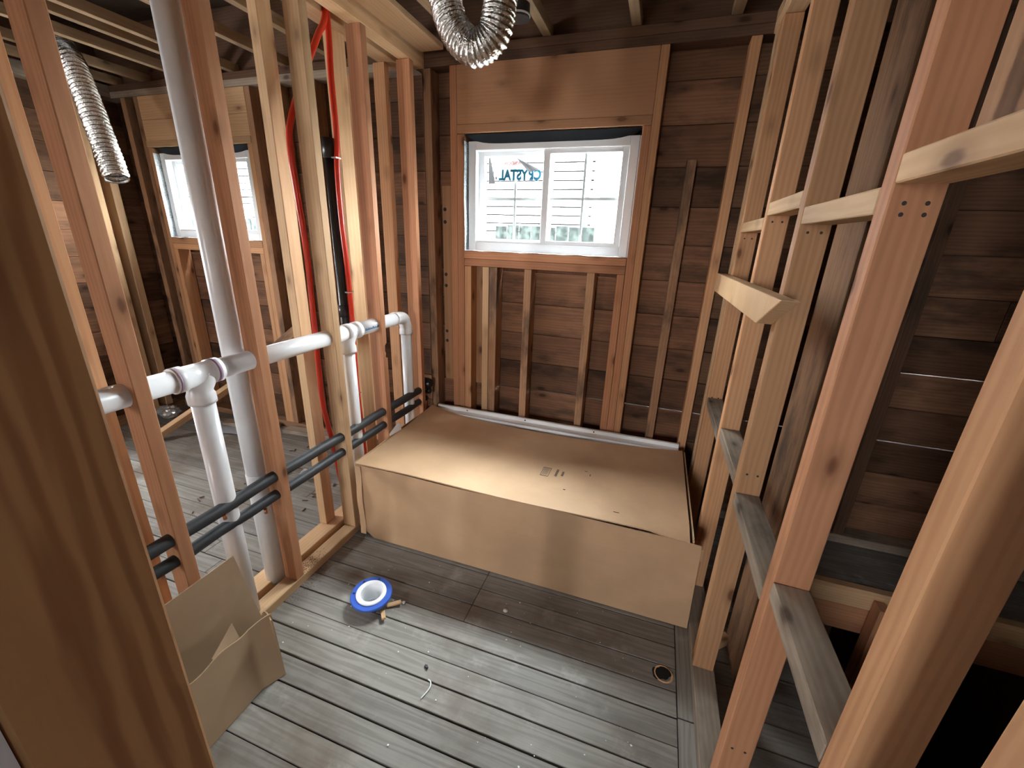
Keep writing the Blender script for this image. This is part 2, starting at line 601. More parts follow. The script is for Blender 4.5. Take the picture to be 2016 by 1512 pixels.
# ------------------------------------------------------------------ floor
fl = root('floor', (0, 0, 0), 'weathered grey plank floor of narrow boards with dark gaps', 'floor', kind='structure')
gaps = [0.360, 0.444, 0.528, 0.612, 0.696, 0.778, 0.863, 0.944, 1.028, 1.113, 1.198, 1.285, 1.369]
while gaps[-1] < 2.30:
    gaps.append(gaps[-1] + 0.0838)
gw = {0.612: .0045, 0.696: .0055, 0.778: .0065, 0.863: .0055, 0.944: .0018, 1.028: .0045, 1.113: .003, 1.198: .003, 1.285: .003}
for r in range(len(gaps) - 1):
    y0, y1 = gaps[r], gaps[r + 1]
    g0, g1 = gw.get(round(y0, 3), .003), gw.get(round(y1, 3), .003)
    cuts = [-3.72, -2.9 + random.uniform(-.5, .4), -1.75 + random.uniform(-.3, .25)]
    if 1.11 < y0 < 1.37:
        cuts.append(-0.531)
    cuts.append(0.247)
    for a, b in zip(cuts, cuts[1:]):
        segs = [(a, b)]
        if abs(y0 - 1.028) < .01 and a < -0.95 < b:
            segs = [(a, -0.957), (-0.873, b)]
        for s0, s1 in segs:
            beam('floor_board', 'floor', fl, (s0 + .0008, s1 - .0008, y0 + g0 / 2, y1 - g1 / 2, -0.02 + random.uniform(-.0015, .0), random.uniform(-.0012, .0012)), bev=0.0015)
for a, b in ((0.36, 1.031), (1.035, 2.29)):
    beam('border_board', 'floor', fl, (0.249, 0.330, a, b, -0.02, 0.0), bev=.0015)
# boards of the closet beyond the right partition, with the stair opening left free
for r in range(len(gaps) - 1):
    y0, y1 = gaps[r], gaps[r + 1]
    x1 = 2.25
    if y1 < 0.9:
        continue
    if y0 > 1.10 and y1 < 1.88:
        x1 = 0.74
    beam('floor_board', 'floor', fl, (0.3315, x1, y0 + .0015, y1 - .0015, -0.02, random.uniform(-.001, .001)), bev=.0015)
boxes('subfloor', 'dark_wood', fl, [(-3.75, 0.33, 0.34, 1.0, -0.06, -0.03), (-3.75, -1.0, 1.0, 1.13, -0.06, -0.03), (-0.83, 0.33, 1.0, 1.13, -0.06, -0.03),
                                    (-3.75, 0.33, 1.13, 2.32, -0.06, -0.03), (0.33, 0.72, 0.9, 1.88, -0.06, -0.03), (0.33, 2.25, 1.88, 2.32, -0.06, -0.03)])
boxes('leak_box', 'dark_wood', fl, [(-1.02, -0.81, 0.98, 1.15, -0.26, -0.24), (-1.02, -1.0, 0.98, 1.15, -0.24, -0.06), (-0.83, -0.81, 0.98, 1.15, -0.24, -0.06), (-1.0, -0.83, 0.98, 1.0, -0.24, -0.06), (-1.0, -0.83, 1.13, 1.15, -0.24, -0.06)])  # unseen box added under the flange to stop light leaking in
boxes('rear_floor', 'floor', fl, [(-3.75, 2.25, -3.55, 0.36, -0.02, 0.0), (0.74, 2.25, 0.36, 1.08, -0.02, 0.0), (0.33, 0.74, 0.36, 0.86, -0.02, 0.0)])
kh = lathe('knot_hole_disc', 'hole_shade', fl, [(0.0, 0.0016), (0.020, 0.0016), (0.027, 0.0018), (0.029, 0.0012)], (0.200, 1.167, 0.0), seg=18)  # flat black disc painted in for the shaded inside of a hole
for v in kh.data.vertices:
    a = math.atan2(v.co.y, v.co.x)
    f = 1 + .22 * math.sin(2 * a + .6) + .12 * math.sin(5 * a)
    v.co.x *= f
    v.co.y *= f
lathe('knot_rim', 'pine', fl, [(0.026, 0.001), (0.029, 0.0028), (0.033, 0.001)], (0.206, 1.165, 0.0), seg=18)
# joists that show through the stair opening
beam('stair_header', 'pine', fl, (0.74, 2.25, 1.866, 1.904, -0.095, 0.004))
beam('rim_joist', 'fir_red', fl, (0.74, 2.25, 1.870, 1.908, -0.235, -0.097))
beam('stair_post', 'fir_red', fl, (1.085, 1.125, 1.80, 1.865, -1.2, -0.03))
beam('stringer', 'fir_red', fl, (1.20, 1.30, 1.75, 1.79, -1.2, -0.05))
boxes('stairwell_wall', 'dark_wood', fl, [(0.70, 0.735, 1.06, 2.14, -1.3, -0.061), (0.74, 2.25, 1.06, 1.095, -1.3, -0.03), (0.7, 2.25, 1.06, 2.3, -1.34, -1.3)])
boxes('cellar_wall', 'dark_wood', fl, [(0.74, 2.25, 2.10, 2.13, -1.3, -0.061)])
boxes('cellar_panel', 'plaster', fl, [(0.80, 1.08, 2.06, 2.09, -1.0, -0.33)])

# ------------------------------------------------------------------ ceiling
ce = root('ceiling', (0, 0, 2.27), 'open ceiling with exposed joists under dark old boards', 'ceiling', kind='structure')
for x in (-3.54, -3.27, -2.92, -2.66, -2.52, -2.13, -1.78, -1.40, -1.02, -0.62, -0.23, 0.155, 0.55, 0.95, 1.35, 1.75):
    beam('joist', 'joist', ce, (x - .02, x + .02, -3.5, 2.245, 2.272, 2.318))
y = -3.55
while y < 2.3:
    beam('deck_board', 'deck', ce, (-3.80, 2.25, y, y + .182, 2.602, 2.624), bev=.002)
    y += 0.184
beam('rim_board', 'dark_wood', ce, (-3.80, 2.25, 2.248, 2.286, 2.272, 2.600))
boxes('roof_overhang', 'siding', ce, [(-4.2, 2.6, 2.35, 2.56, 2.27, 2.31), (-4.2, 2.6, 2.30, 2.40, 2.31, 2.64)])

# ------------------------------------------------------------------ back wall
wb = root('wall_back', (0, YB, 0), 'back wall of new studs against old dark horizontal sheathing boards', 'wall', kind='structure')
rows = [0.0, 0.036] + [0.207 + .171 * k for k in range(13)]
for k in range(len(rows) - 1):
    z0, z1 = rows[k], min(rows[k + 1], 2.27)
    if z1 - z0 < .02:
        continue
    lo = .0032 if abs(z0 - .549) < .01 else .0010
    hi = .0032 if abs(z1 - .549) < .01 else .0010
    cuts = [-3.80, -2.2 + random.uniform(-.35, .3), -0.86 if k % 2 else -1.12, 0.235, 1.0 + random.uniform(-.02, .5) * (k % 2), 2.25]
    for a, b in zip(cuts, cuts[1:]):
        seg = [(a, b)]
        if z1 > 1.34 and z0 < 1.90:
            out = []
            for s0, s1 in seg:
                parts = [(s0, s1)]
                for w0, w1 in WIN:
                    nxt = []
                    for p0, p1 in parts:
                        if p1 <= w0 or p0 >= w1:
                            nxt.append((p0, p1))
                        else:
                            if p0 < w0 - .02:
                                nxt.append((p0, w0))
                            if p1 > w1 + .02:
                                nxt.append((w1, p1))
                    parts = nxt
                out += parts
            seg = out
        for s0, s1 in seg:
            l2 = .003 if (abs(z0 - .891) < .01 and s0 > .9) else lo
            h2 = .003 if (abs(z1 - .891) < .01 and s0 > .9) else hi
            dy = random.uniform(0, .004)
            beam('sheathing_board', 'old', wb, (s0 + .0008, s1 - .0008, 2.291 + dy, 2.311 + dy, z0 + l2, z1 - h2), bev=.002)
# outer skin with narrow open joints
def skin(z0, z1):
    if z1 <= WZ0 or z0 >= WZ1:
        return [(-3.85, 2.3, 2.325, 2.345, z0, z1)]
    out = [(-3.85, 2.3, 2.325, 2.345, z0, WZ0), (-3.85, 2.3, 2.325, 2.345, WZ1, z1)]
    xs = [-3.85] + sorted(v for w in WIN for v in w) + [2.3]
    for i in range(0, len(xs), 2):
        out.append((xs[i], xs[i + 1], 2.325, 2.345, WZ0, WZ1))
    return out
boxes('outer_sheathing', 'dark_wood', wb, skin(-0.6, 0.5465) + [(-3.85, -1.0, 2.325, 2.345, .5465, .5515), (-3.85, 1.0, 2.325, 2.345, .5515, .8955), (1.42, 2.3, 2.325, 2.345, .5465, .8955), (1.0, 1.42, 2.325, 2.345, .5515, .8885)] + skin(.8955, 2.64))
# plates, studs, header, sill
beam('bottom_plate', 'old_stud', wb, (-3.70, 0.29, YB, 2.289, 0.001, 0.045), jit=.001)
beam('bottom_plate', 'grey_wood', wb, (0.40, 2.25, YB, 2.289, 0.001, 0.048), jit=.001)
beam('top_plate', 'dark_wood', wb, (-3.80, 2.25, YB, 2.289, ZT + .037, 2.271))
beam('top_plate', 'grey_wood', wb, (-3.80, -1.30, YB - .004, 2.289, ZT, ZT + .036))
beam('top_plate', 'dark_wood', wb, (-1.29, 2.25, YB, 2.289, ZT, ZT + .036))
def bstud(x0, x1, z0, z1, m, y0=YB, y1=2.289):
    return beam('stud', m, wb, (x0, x1, y0, y1, z0, z1), jit=.0008)
zb = 0.046
bstud(-1.262, -1.214, zb, ZT - .001, 'old_stud', 2.205)
bstud(-1.106, -1.069, zb, ZT - .001, 'fir_red')                 # king, left of the window
bstud(-1.068, -1.031, zb, WZ1 - .001, 'fir_red')                # jack
bstud(-1.029, -0.988, zb, 1.256, 'fir')
bstud(-0.919, -0.881, zb, 1.256, 'pine')
bstud(-0.879, -0.834, zb, 1.256, 'old_stud')
bstud(-0.678, -0.638, zb, 1.256, 'old_stud')
bstud(-0.344, -0.305, zb, 1.256, 'old_stud')
bstud(-0.195, -0.158, zb, 1.256, 'fir_red')
bstud(-0.156, -0.119, zb, WZ1 - .001, 'fir_red')                # jack
bstud(-0.118, -0.083, zb, ZT - .001, 'fir')                     # king
bstud(0.052, 0.092, zb, 1.763, 'old_stud', 2.206)
bstud(0.222, 0.262, zb, ZT - .001, 'fir')
beam('header', 'header', wb, (-1.068, -0.119, YB - .001, 2.289, 1.9415, ZT - .001))
beam('header', 'header', wb, (-1.068, -0.119, YB - .004, 2.289, WZ1, 1.9405))
beam('sill', 'fir_red', wb, (-1.030, -0.157, YB - .003, 2.289, 1.2965, 1.3355))
beam('sill', 'fir_red', wb, (-1.030, -0.157, YB, 2.289, 1.257, 1.2955))
prism('plywood_patch', 'ply', wb, [(-1.20, .549), (-0.88, .549), (-0.88, 1.25), (-1.035, 1.25), (-1.035, 1.672), (-1.20, 1.672)], 'y', 2.279, 2.290)
for z in (1.55, 1.484, 1.195, 1.131, 0.857, 0.797):
    lathe('bolt_mark', 'ink', wb, [(0.0, 0.003), (0.007, 0.003), (0.010, 0.0)], (-1.185, 2.2785, z), Matrix.Rotation(H90, 4, 'X'), seg=10)
# left room part of the same wall
for a, b, z1, m in ((-3.395, -3.358, ZT, 'old_stud'), (-3.357, -3.321, WZ1, 'fir'), (-2.479, -2.442, WZ1, 'fir'), (-2.441, -2.40, ZT, 'old_stud'),
                    (-2.245, -2.20, ZT, 'old_stud'), (-1.98, -1.935, ZT, 'old_stud'), (-1.72, -1.68, ZT, 'fir'), (-3.52, -3.475, ZT, 'old_stud')):
    bstud(a, b, zb, z1 - .001, m)
for a, b in ((-3.32, -3.285), (-2.90, -2.86), (-2.515, -2.48)):
    bstud(a, b, zb, 1.256, 'fir')
beam('header', 'pine', wb, (-3.357, -2.442, YB, 2.289, 1.9415, 2.06))
beam('header', 'pine', wb, (-3.357, -2.442, YB, 2.289, 2.061, ZT - .001))
beam('header', 'pine', wb, (-3.357, -2.442, YB - .004, 2.289, WZ1, 1.9405))
beam('sill', 'fir', wb, (-3.320, -2.480, YB - .002, 2.289, 1.2965, 1.3355))
beam('sill', 'fir', wb, (-3.320, -2.480, YB, 2.289, 1.257, 1.2955))
beam_pts('diagonal_brace', 'old_stud', wb, (-2.52, 2.175, 0.60), (-2.16, 2.175, 0.85), .06, .03)
# right room studs of the same wall
for a, b in ((0.60, 0.65), (1.015, 1.06), (1.42, 1.465), (1.84, 1.885)):
    bstud(a, b, 0.049, ZT - .001, 'dark_wood')

# ------------------------------------------------------------------ windows
def window(name, w, label, first):
    x0, x1 = w
    g = root(name, ((x0 + x1) / 2, 2.30, WZ0), label, 'window', kind='structure')
    fx0, fx1, fz0, fz1 = x0 + .012, x1 - .006, WZ0 + .004, WZ1 - .030
    ya, yb = 2.232, 2.322
    t = .042
    boxes('frame', 'vinyl', g, [(fx0, fx0 + t, ya, yb, fz0, fz1), (fx1 - t, fx1, ya, yb, fz0, fz1),
                                (fx0 + t, fx1 - t, ya, yb, fz0, fz0 + t), (fx0 + t, fx1 - t, ya, yb, fz1 - t, fz1)], bev=.002)
    boxes('head_filler', 'black', g, [(x0, x1, 2.29, 2.322, fz1 + .0005, WZ1 - .0005)])
    boxes('side_filler', 'vinyl', g, [(x0, fx0 - .0005, 2.30, 2.322, WZ0, fz1), (fx1 + .0005, x1, 2.24, 2.322, WZ0, fz1)])
    mid = (fx0 + fx1) / 2 - .005
    def sash(a, b, ys, stile):
        z0, z1 = fz0 + t - .004, fz1 - t + .004
        s = boxes('sash', 'vinyl', g, [(a, a + stile, ys, ys + .03, z0, z1), (b - stile, b, ys, ys + .03, z0, z1),
                                       (a + stile, b - stile, ys, ys + .03, z0, z0 + stile * .75), (a + stile, b - stile, ys, ys + .03, z1 - stile * .75, z1)], bev=.002)
        ga, gb, gz0, gz1 = a + stile - .004, b - stile + .004, z0 + stile * .75 - .004, z1 - stile * .75 + .004
        boxes('pane', 'glass', s, [(ga, gb, ys + .013, ys + .017, gz0, gz1)])
        cx, cz = (ga + gb) / 2, (gz0 + gz1) / 2
        boxes('muntin', 'vinyl', s, [(cx - .006, cx + .006, ys + .018, ys + .024, gz0, gz1)])
        boxes('muntin', 'vinyl', s, [(ga, gb, ys + .0185, ys + .0235, cz - .006, cz + .006)])
        return s, (ga, gb, gz0, gz1)
    sl, gl = sash(fx0 + t - .004, mid + .02, 2.278, .034)
    sash(mid - .02, fx1 - t + .004, 2.243, .034)
    boxes('track', 'vinyl', g, [(fx0 + t, fx1 - t, 2.238, 2.243, fz0 + t, fz0 + t + .010)])
    # flashing tape lapped onto the jamb, black membrane sagging under the header
    def tape(u, v):
        return (x0 + .001 + .004 * math.sin(v * 9) * (1 - u) * .4 + .0035, 2.196 + u * .105, WZ0 + .002 + v * (WZ1 - WZ0 - .035))
    sheet('flashing_tape', 'tape', g, tape, 6, 20, .0012)
    def memb(u, v):
        e = abs(u - .5) * 2
        return (x0 + .006 + u * (x1 - x0 - .010), 2.205 + v * .035, WZ1 - .004 - v * .048 * (1 - e ** 8))
    sheet('black_membrane', 'black', g, memb, 30, 5, .002)
    def apron(u, v):
        return (x0 + .004 + u * (x1 - x0 - .006), 2.192 + v * .035, WZ0 + .0025 + .0025 * math.sin(u * 37) * math.sin(u * 11))
    sheet('sill_flashing', 'vinyl', g, apron, 40, 2, .0012)
    return g, sl, gl

w1, sash1, pane1 = window('window_1', WIN[0], 'white vinyl sliding window above the cardboard tub carton, with a peeling sticker', True)
w2, sash2, pane2 = window('window_2', WIN[1], 'white vinyl sliding window of the left room, partly behind the tall white pipe', False)

def text_mesh(body, size):
    cu = bpy.data.curves.new('text', 'FONT')
    cu.body = body
    cu.size = size
    cu.extrude = 0.0003
    cu.offset = size * 0.055
    o = bpy.data.objects.new('text', cu)
    COL.objects.link(o)
    dg = bpy.context.evaluated_depsgraph_get()
    me = bpy.data.meshes.new_from_object(o.evaluated_get(dg))
    bpy.data.objects.remove(o)
    return me

# the sticker is on the outside of the left pane, so it reads backwards from indoors
stk_y = 2.286
def stk(u, v):
    x = -0.905 + u * .262
    top = 1.797 - max(0, (u - .55)) * .13
    z = 1.694 + v * (top - 1.694)
    return (x, stk_y - .0006 + .003 * (1 - u) * (1 - v) ** 2, z)
st = sheet('sticker', 'film_paper', sash1, stk, 12, 6, .0004)
def curl(u, v):
    a, b, c = Vector((-0.775, 0, 1.803)), Vector((-0.638, 0, 1.742)), Vector((-0.703, 0, 1.733))
    p = a.lerp(b, u).lerp(a.lerp(c, u), v)
    return (p.x, stk_y - .004 - .010 * math.sin(v * math.pi) * u, p.z)
sheet('sticker_curl', 'grey_paper', sash1, curl, 10, 6, .0005)
def curl2(u, v):
    return (-0.925 + u * (.012 + .03 * v), stk_y - .003 - .006 * u, 1.803 - v * .125)
sheet('sticker_curl', 'grey_paper', sash1, curl2, 3, 8, .0005)
rot_out = Matrix(((-1, 0, 0, 0), (0, 0, 1, 0), (0, 1, 0, 0), (0, 0, 0, 1)))
def mirrored(body, size, mat, x, z, sx=1.0):
    me = text_mesh(body, size)
    for v in me.vertices:
        v.co = Vector((x - v.co.x * sx, stk_y - .0022 + v.co.z, z + v.co.y))
    me.materials.clear()
    c = Vector((0, 0, 0))
    for v in me.vertices:
        c += v.co
    c /= max(1, len(me.vertices))
    for v in me.vertices:
        v.co -= c
    return link('sticker_lettering', me, mat, sash1, Matrix.Translation(c))
mirrored('CRYSTAL', .066, 'cyan', -0.636, 1.699, .84)
mirrored('WINDOW', .022, 'red_print', -0.745, 1.768, .9)
boxes('sticker_rule', 'ink', sash1, [(-0.905, -0.903, stk_y - .0022, stk_y - .0016, 1.694, 1.790), (-0.905, -0.64, stk_y - .0022, stk_y - .0016, 1.693, 1.695),
                                     (-0.872, -0.8705, stk_y - .0022, stk_y - .0016, 1.694, 1.790), (-0.905, -0.80, stk_y - .0022, stk_y - .0016, 1.789, 1.7905),
                                     (-0.776, -0.7745, stk_y - .0022, stk_y - .0016, 1.694, 1.797)])
boxes('sticker_block', 'ink', sash1, [(-0.899, -0.890, stk_y - .0022, stk_y - .0016, 1.699, 1.712), (-0.886, -0.878, stk_y - .0022, stk_y - .0016, 1.699, 1.712),
                                      (-0.899, -0.895, stk_y - .0022, stk_y - .0016, 1.72, 1.782), (-0.888, -0.885, stk_y - .0022, stk_y - .0016, 1.73, 1.782)])

# ------------------------------------------------------------------ left partition (double row of studs)
wl = root('wall_left', (XL, 1.3, 0), 'left partition of bare upright studs in two rows on double plates', 'wall', kind='structure')
beam('bottom_plate', 'pine', wl, (-1.306, XL, 0.50, 2.198, 0.001, ST), jit=.0008)
beam('bottom_plate', 'pine', wl, (-1.427, -1.338, 0.30, 2.198, 0.001, ST), jit=.0008)
beam('top_plate', 'pine', wl, (-1.306, XL, 0.05, 2.198, 2.192, 2.231))
beam('top_plate', 'pine', wl, (-1.427, -1.338, 0.05, 2.198, 2.192, 2.231))
beam('top_plate', 'pine', wl, (-1.306, XL, 0.05, 2.198, 2.232, 2.270))
beam('nailer', 'pine', wl, (XL + .002, -1.115, 0.05, 2.16, 2.246, 2.271))
def lstud(y0, y1, m, x0=-1.306, x1=XL, z0=ST + .001, z1=2.191):
    return beam('stud', m, wl, (x0, x1, y0, y1, z0, z1), jit=.0006)
lstud(0.646, 0.684, 'fir_red')
lstud(1.018, 1.057, 'fir_red')
lstud(1.384, 1.421, 'pine', x0=-1.313)
# this stud has a chipped notch in its far edge
ya, yb_ = 1.705, 1.739
nt = prism('stud', 'fir_red', wl, [(ya, ST + .001), (yb_, ST + .001), (yb_, .815), (yb_ - .015, .822), (yb_ - .010, .842), (yb_ - .017, .855), (yb_ - .014, .882), (yb_ - .002, .893), (yb_, .897), (yb_, 2.191), (ya, 2.191)], 'x', -1.316, XL)
lstud(2.060, 2.093, 'fir_red', x0=-1.316)
# far row
lstud(0.575, 0.668, 'fir', x0=-1.426, x1=-1.388)
lstud(1.350, 1.412, 'pine', x0=-1.430, x1=-1.388)
lstud(1.702, 1.790, 'pine', x0=-1.426, x1=-1.388)
lstud(2.068, 2.106, 'fir', x0=-1.452, x1=-1.388)

# ------------------------------------------------------------------ right partition
wr = root('wall_right', (XR, 1.2, 0), 'right partition of bare studs with two rows of short blocking', 'wall', kind='structure')
XD = 0.360
beam('bottom_plate', 'grey_wood', wr, (XR, XD + .006, 0.30, 2.198, 0.001, ST), jit=.0008)
beam('top_plate', 'pine', wr, (XR, XD, 0.05, 2.198, 2.192, 2.231))
beam('top_plate', 'pine', wr, (XR, XD, 0.05, 2.198, 2.232, 2.270))
ry = [(0.290, 0.328, 'fir'), (0.449, 0.487, 'fir'), (0.787, 0.825, 'fir_red'), (1.200, 1.240, 'fir'), (1.590, 1.628, 'fir'), (2.030, 2.068, 'fir'), (2.120, 2.158, 'pine')]
for y0, y1, m in ry:
    beam('stud', m, wr, (XR, XD, y0, y1, ST + .001, 2.191), jit=.0006)
def block(y0, y1, z0, m='pine'):
    beam('blocking', m, wr, (XR, XD, y0 + .001, y1 - .001, z0, z0 + ST), jit=.0005)
block(1.628, 2.030, 1.462); block(1.240, 1.590, 1.502); block(0.825, 1.200, 1.462); block(0.487, 0.787, 1.500)
block(1.628, 2.030, 0.700, 'grey_wood'); block(1.240, 1.590, 0.735, 'grey_wood'); block(0.825, 1.200, 0.700, 'grey_wood'); block(0.487, 0.787, 0.750, 'grey_wood')
for yy, zs in ((0.787, (1.475, 1.46)), (1.200, (1.445, .80)), (1.590, (1.485, .77)), (2.030, (1.44, .74)), (0.787, (.735, .30))):
    for zz in zs:
        for xx_ in (.315, .342):
            lathe('nail_head', 'ink', wr, [(0, .001), (.0025, .001), (.0032, 0)], (xx_, yy - .0006, zz), Matrix.Rotation(H90, 4, 'X'), 8)
# mitred block nailed across the stud faces
prism('mitred_block', 'pine', wr, [(2.19, 1.209), (1.228, 1.222), (1.045, 1.303), (2.19, 1.290)], 'x', XR - .0395, XR - .001)
# boards and studs standing beyond this partition
beam('stud', 'old_stud', wr, (0.430, 0.468, 1.215, 1.400, 0.001, 2.27))
beam('stud', 'fir', wr, (0.430, 0.468, 1.62, 1.70, 0.001, 2.27))
boxes('plywood_panel', 'ply', wr, [(0.400, 0.412, 0.40, 0.862, 1.53, 2.26)])

# ------------------------------------------------------------------ doorway side and the rooms behind
wf = root('wall_front', (-0.32, 0.10, 0), 'doorway stud close to the camera with white drywall on its hall side', 'wall', kind='structure')
beam('stud', 'fir_bold', wf, (-0.358, -0.320, 0.0605, 0.1495, 0.001, 2.27), bev=.003)
boxes('drywall', 'drywall', wf, [(-0.362, -0.3205, 0.047, 0.0595, 0.001, 2.27)])
beam('stud', 'fir', wf, (0.236, 0.274, 0.0605, 0.1495, 0.001, 2.27), bev=.003)
boxes('drywall', 'drywall', wf, [(0.248, 0.40, 0.047, 0.0595, 0.001, 2.27)])
beam('stud', 'fir', wf, (-1.262, -1.150, 0.0605, 0.1495, 0.001, 2.19), bev=.003)  # unseen wide stud added to block rear light from the near left stud
wh = root('added_hall_wall', (-1.285, -1.7, 0), 'plain unseen partition added behind the camera to block light from the left', 'wall', kind='structure')  # added out of view, keeps rear left light out of the bathroom
boxes('panel', 'drywall', wh, [(-1.30, -1.27, -3.555, 0.045, 0.001, 2.271)])
wfl = root('wall_far_left', (-3.6, 1.0, 0), 'far left wall of the left room with old studs and boards', 'wall', kind='structure')
for y0, y1, m in ((0.10, .15, 'old_stud'), (0.38, .43, 'old_stud'), (0.97, 1.02, 'old_stud'), (1.30, 1.35, 'old_stud'), (1.62, 1.67, 'fir'), (1.962, 2.012, 'pine'), (2.066, 2.114, 'pine')):
    beam('stud', m, wfl, (-3.70, -3.60, y0, y1, 0.05, ZT), jit=.001)
beam('bottom_plate', 'old_stud', wfl, (-3.70, -3.60, 0.0, 2.199, 0.001, 0.049))
beam('top_plate', 'grey_wood', wfl, (-3.70, -3.60, 0.0, 2.199, ZT + .001, 2.271))
z = 0.0
while z < 2.25:
    for a, b in (((-0.2, .44), (.96, 2.289)) if z + .1 > 1.1 and z < 1.7 else ((-0.2, 2.289),)):
        beam('sheathing_board', 'old', wfl, (-3.725, -3.702, a, b, z, min(z + .169, 2.40)))
    z += .171
boxes('outer_skin', 'dark_wood', wfl, [(-3.76, -3.735, -0.21, .45, -.1, 2.64), (-3.76, -3.735, .95, 2.34, -.1, 2.64), (-3.76, -3.735, .45, .95, -.1, 1.1), (-3.76, -3.735, .45, .95, 1.74, 2.64)])  # unseen opening added here to light the left room
ws = root('wall_side', (2.26, 0, 0), 'side wall of the closet beyond the right partition, with one small opening added to let in light', 'wall', kind='structure')
boxes('panel', 'dark_wood', ws, [(2.255, 2.28, -3.55, -2.35, -1.35, 2.64), (2.255, 2.28, -2.05, 2.33, -1.35, 2.64), (2.255, 2.28, -2.35, -2.05, -1.35, 1.35), (2.255, 2.28, -2.35, -2.05, 1.65, 2.64)])  # opening added out of view to light the left studs and doorway stud
boxes('panel', 'dark_wood', ws, [(0.56, 2.25, 0.02, 0.05, 0.0, 2.27)])
wq = root('wall_rear', (0, -3.55, 0), 'rear wall of the house behind the camera with two openings added to let in light', 'wall', kind='structure')
RW = [(-3.2, -2.9, 0.95, 2.05), (-0.88, -0.46, 0.95, 1.95)]  # unseen openings added to light the rooms from behind
boxes('panel', 'rear', wq, [(-3.8, RW[0][0], -3.60, -3.56, -0.6, 2.64), (RW[0][1], RW[1][0], -3.60, -3.56, -0.6, 2.64), (RW[1][1], 2.3, -3.60, -3.56, -0.6, 2.64)]
      + [(a, b, -3.60, -3.56, -0.6, c) for a, b, c, d in RW] + [(a, b, -3.60, -3.56, d, 2.64) for a, b, c, d in RW])
boxes('panel', 'rear', wq, [(-3.76, -3.73, -3.55, -0.2, -0.1, 2.64)])

# ------------------------------------------------------------------ white drain pipe along the left wall
PX, PZ, PR = -1.288, 0.985, 0.0325
dr = root('drain_pipe', (PX, 1.4, 0), 'white plastic drain line running level through the left studs with three drops', 'pipe')
def hpipe(a, b):
    return tube('pipe', 'pvc', dr, [(PX, a, PZ), (PX, b, PZ)], PR, 24)
hpipe(0.30, 0.765)
hpipe(0.905, 1.495)
pr = hpipe(1.585, 1.880)
def tee(y0, y1, yc, drop):
    t = tube('tee_fitting', 'pvc', dr, [(PX, y0, PZ), (PX, y0 + .03, PZ), (PX, y0 + .0301, PZ), (PX, y1 - .0301, PZ), (PX, y1 - .03, PZ), (PX, y1, PZ)],
             lambda i, s: (.0385, .0385, .0350, .0350, .0385, .0385)[i], 24)
    bm = bmesh.new()
    P = catmull([(PX, y1 - .055, PZ + .004), (PX, yc + .015, PZ - .016), (PX, yc, PZ - .045), (PX, yc, PZ - .090)], 5)
    sweep(bm, P, lambda i, s: .0350 if i < len(P) - 4 else .0390, 24)
    c = center_mesh(bm)
    me = bm_mesh(bm)
    for f in me.polygons:
        f.use_smooth = True
    link('tee_branch', me, 'pvc', t, Matrix.Translation(c))
    return t
t1 = tee(0.765, 0.905, 0.838, .1)
for yy, w in ((0.770, .007), (0.888, .012)):
    tube('primer_smear', 'primer', t1, [(PX, yy - w / 2, PZ), (PX, yy + w / 2, PZ)], .0388, 24)
tube('pipe', 'pvc', dr, [(PX, .838, PZ - .085), (PX, .838, .0385)], PR, 24)
t2 = tee(1.495, 1.585, 1.506, .1)
tube('pipe', 'pvc', dr, [(PX, 1.506, PZ - .085), (PX, 1.506, .0385)], PR * .92, 24)
tube('elbow_fitting', 'pvc', dr, catmull([(PX, 1.875, PZ), (PX, 1.91, PZ), (PX, 1.965, PZ - .012), (PX, 1.985, PZ - .055), (PX, 1.985, PZ - .10)], 5), lambda i, s: .0362 if (i < 3 or i > 16) else .0335, 24)
tube('pipe', 'pvc', dr, [(PX, 1.985, PZ - .095), (PX, 1.985, .0385)], PR * .92, 24)
bits = []
xx = 1.60
random.seed(3)
while xx < 1.70:
    w = random.uniform(.003, .006)
    bits.append((PX + PR - .0008, PX + PR + .0004, xx, xx + w, PZ - .006, PZ + random.uniform(.0, .006)))
    xx += w + .0022
boxes('printed_mark', 'blue_ink', dr, bits)

st_ = root('vent_stack', (-1.352, 1.015, 0.001), 'tall white plastic vent stack standing from floor to ceiling beside the left studs', 'pipe')
tube('pipe', 'pvc', st_, [(-1.352, 1.015, .04), (-1.352, 1.015, 2.42)], .0360, 28)
tube('coupling', 'pvc', st_, [(-1.352, 1.015, .02), (-1.352, 1.015, .53), (-1.352, 1.015, .531)], .0378, 28)
tube('bracket', 'pvc', st_, [(-1.300, 1.02, 1.028), (-1.300, 1.058, 1.028)], .008, 8)
s2 = root('vent_pipe', (-1.402, 1.098, 0.001), 'second white plastic pipe right behind the tall vent stack', 'pipe')
tube('pipe', 'pvc', s2, [(-1.402, 1.098, .04), (-1.402, 1.098, 2.42)], .0335, 24)

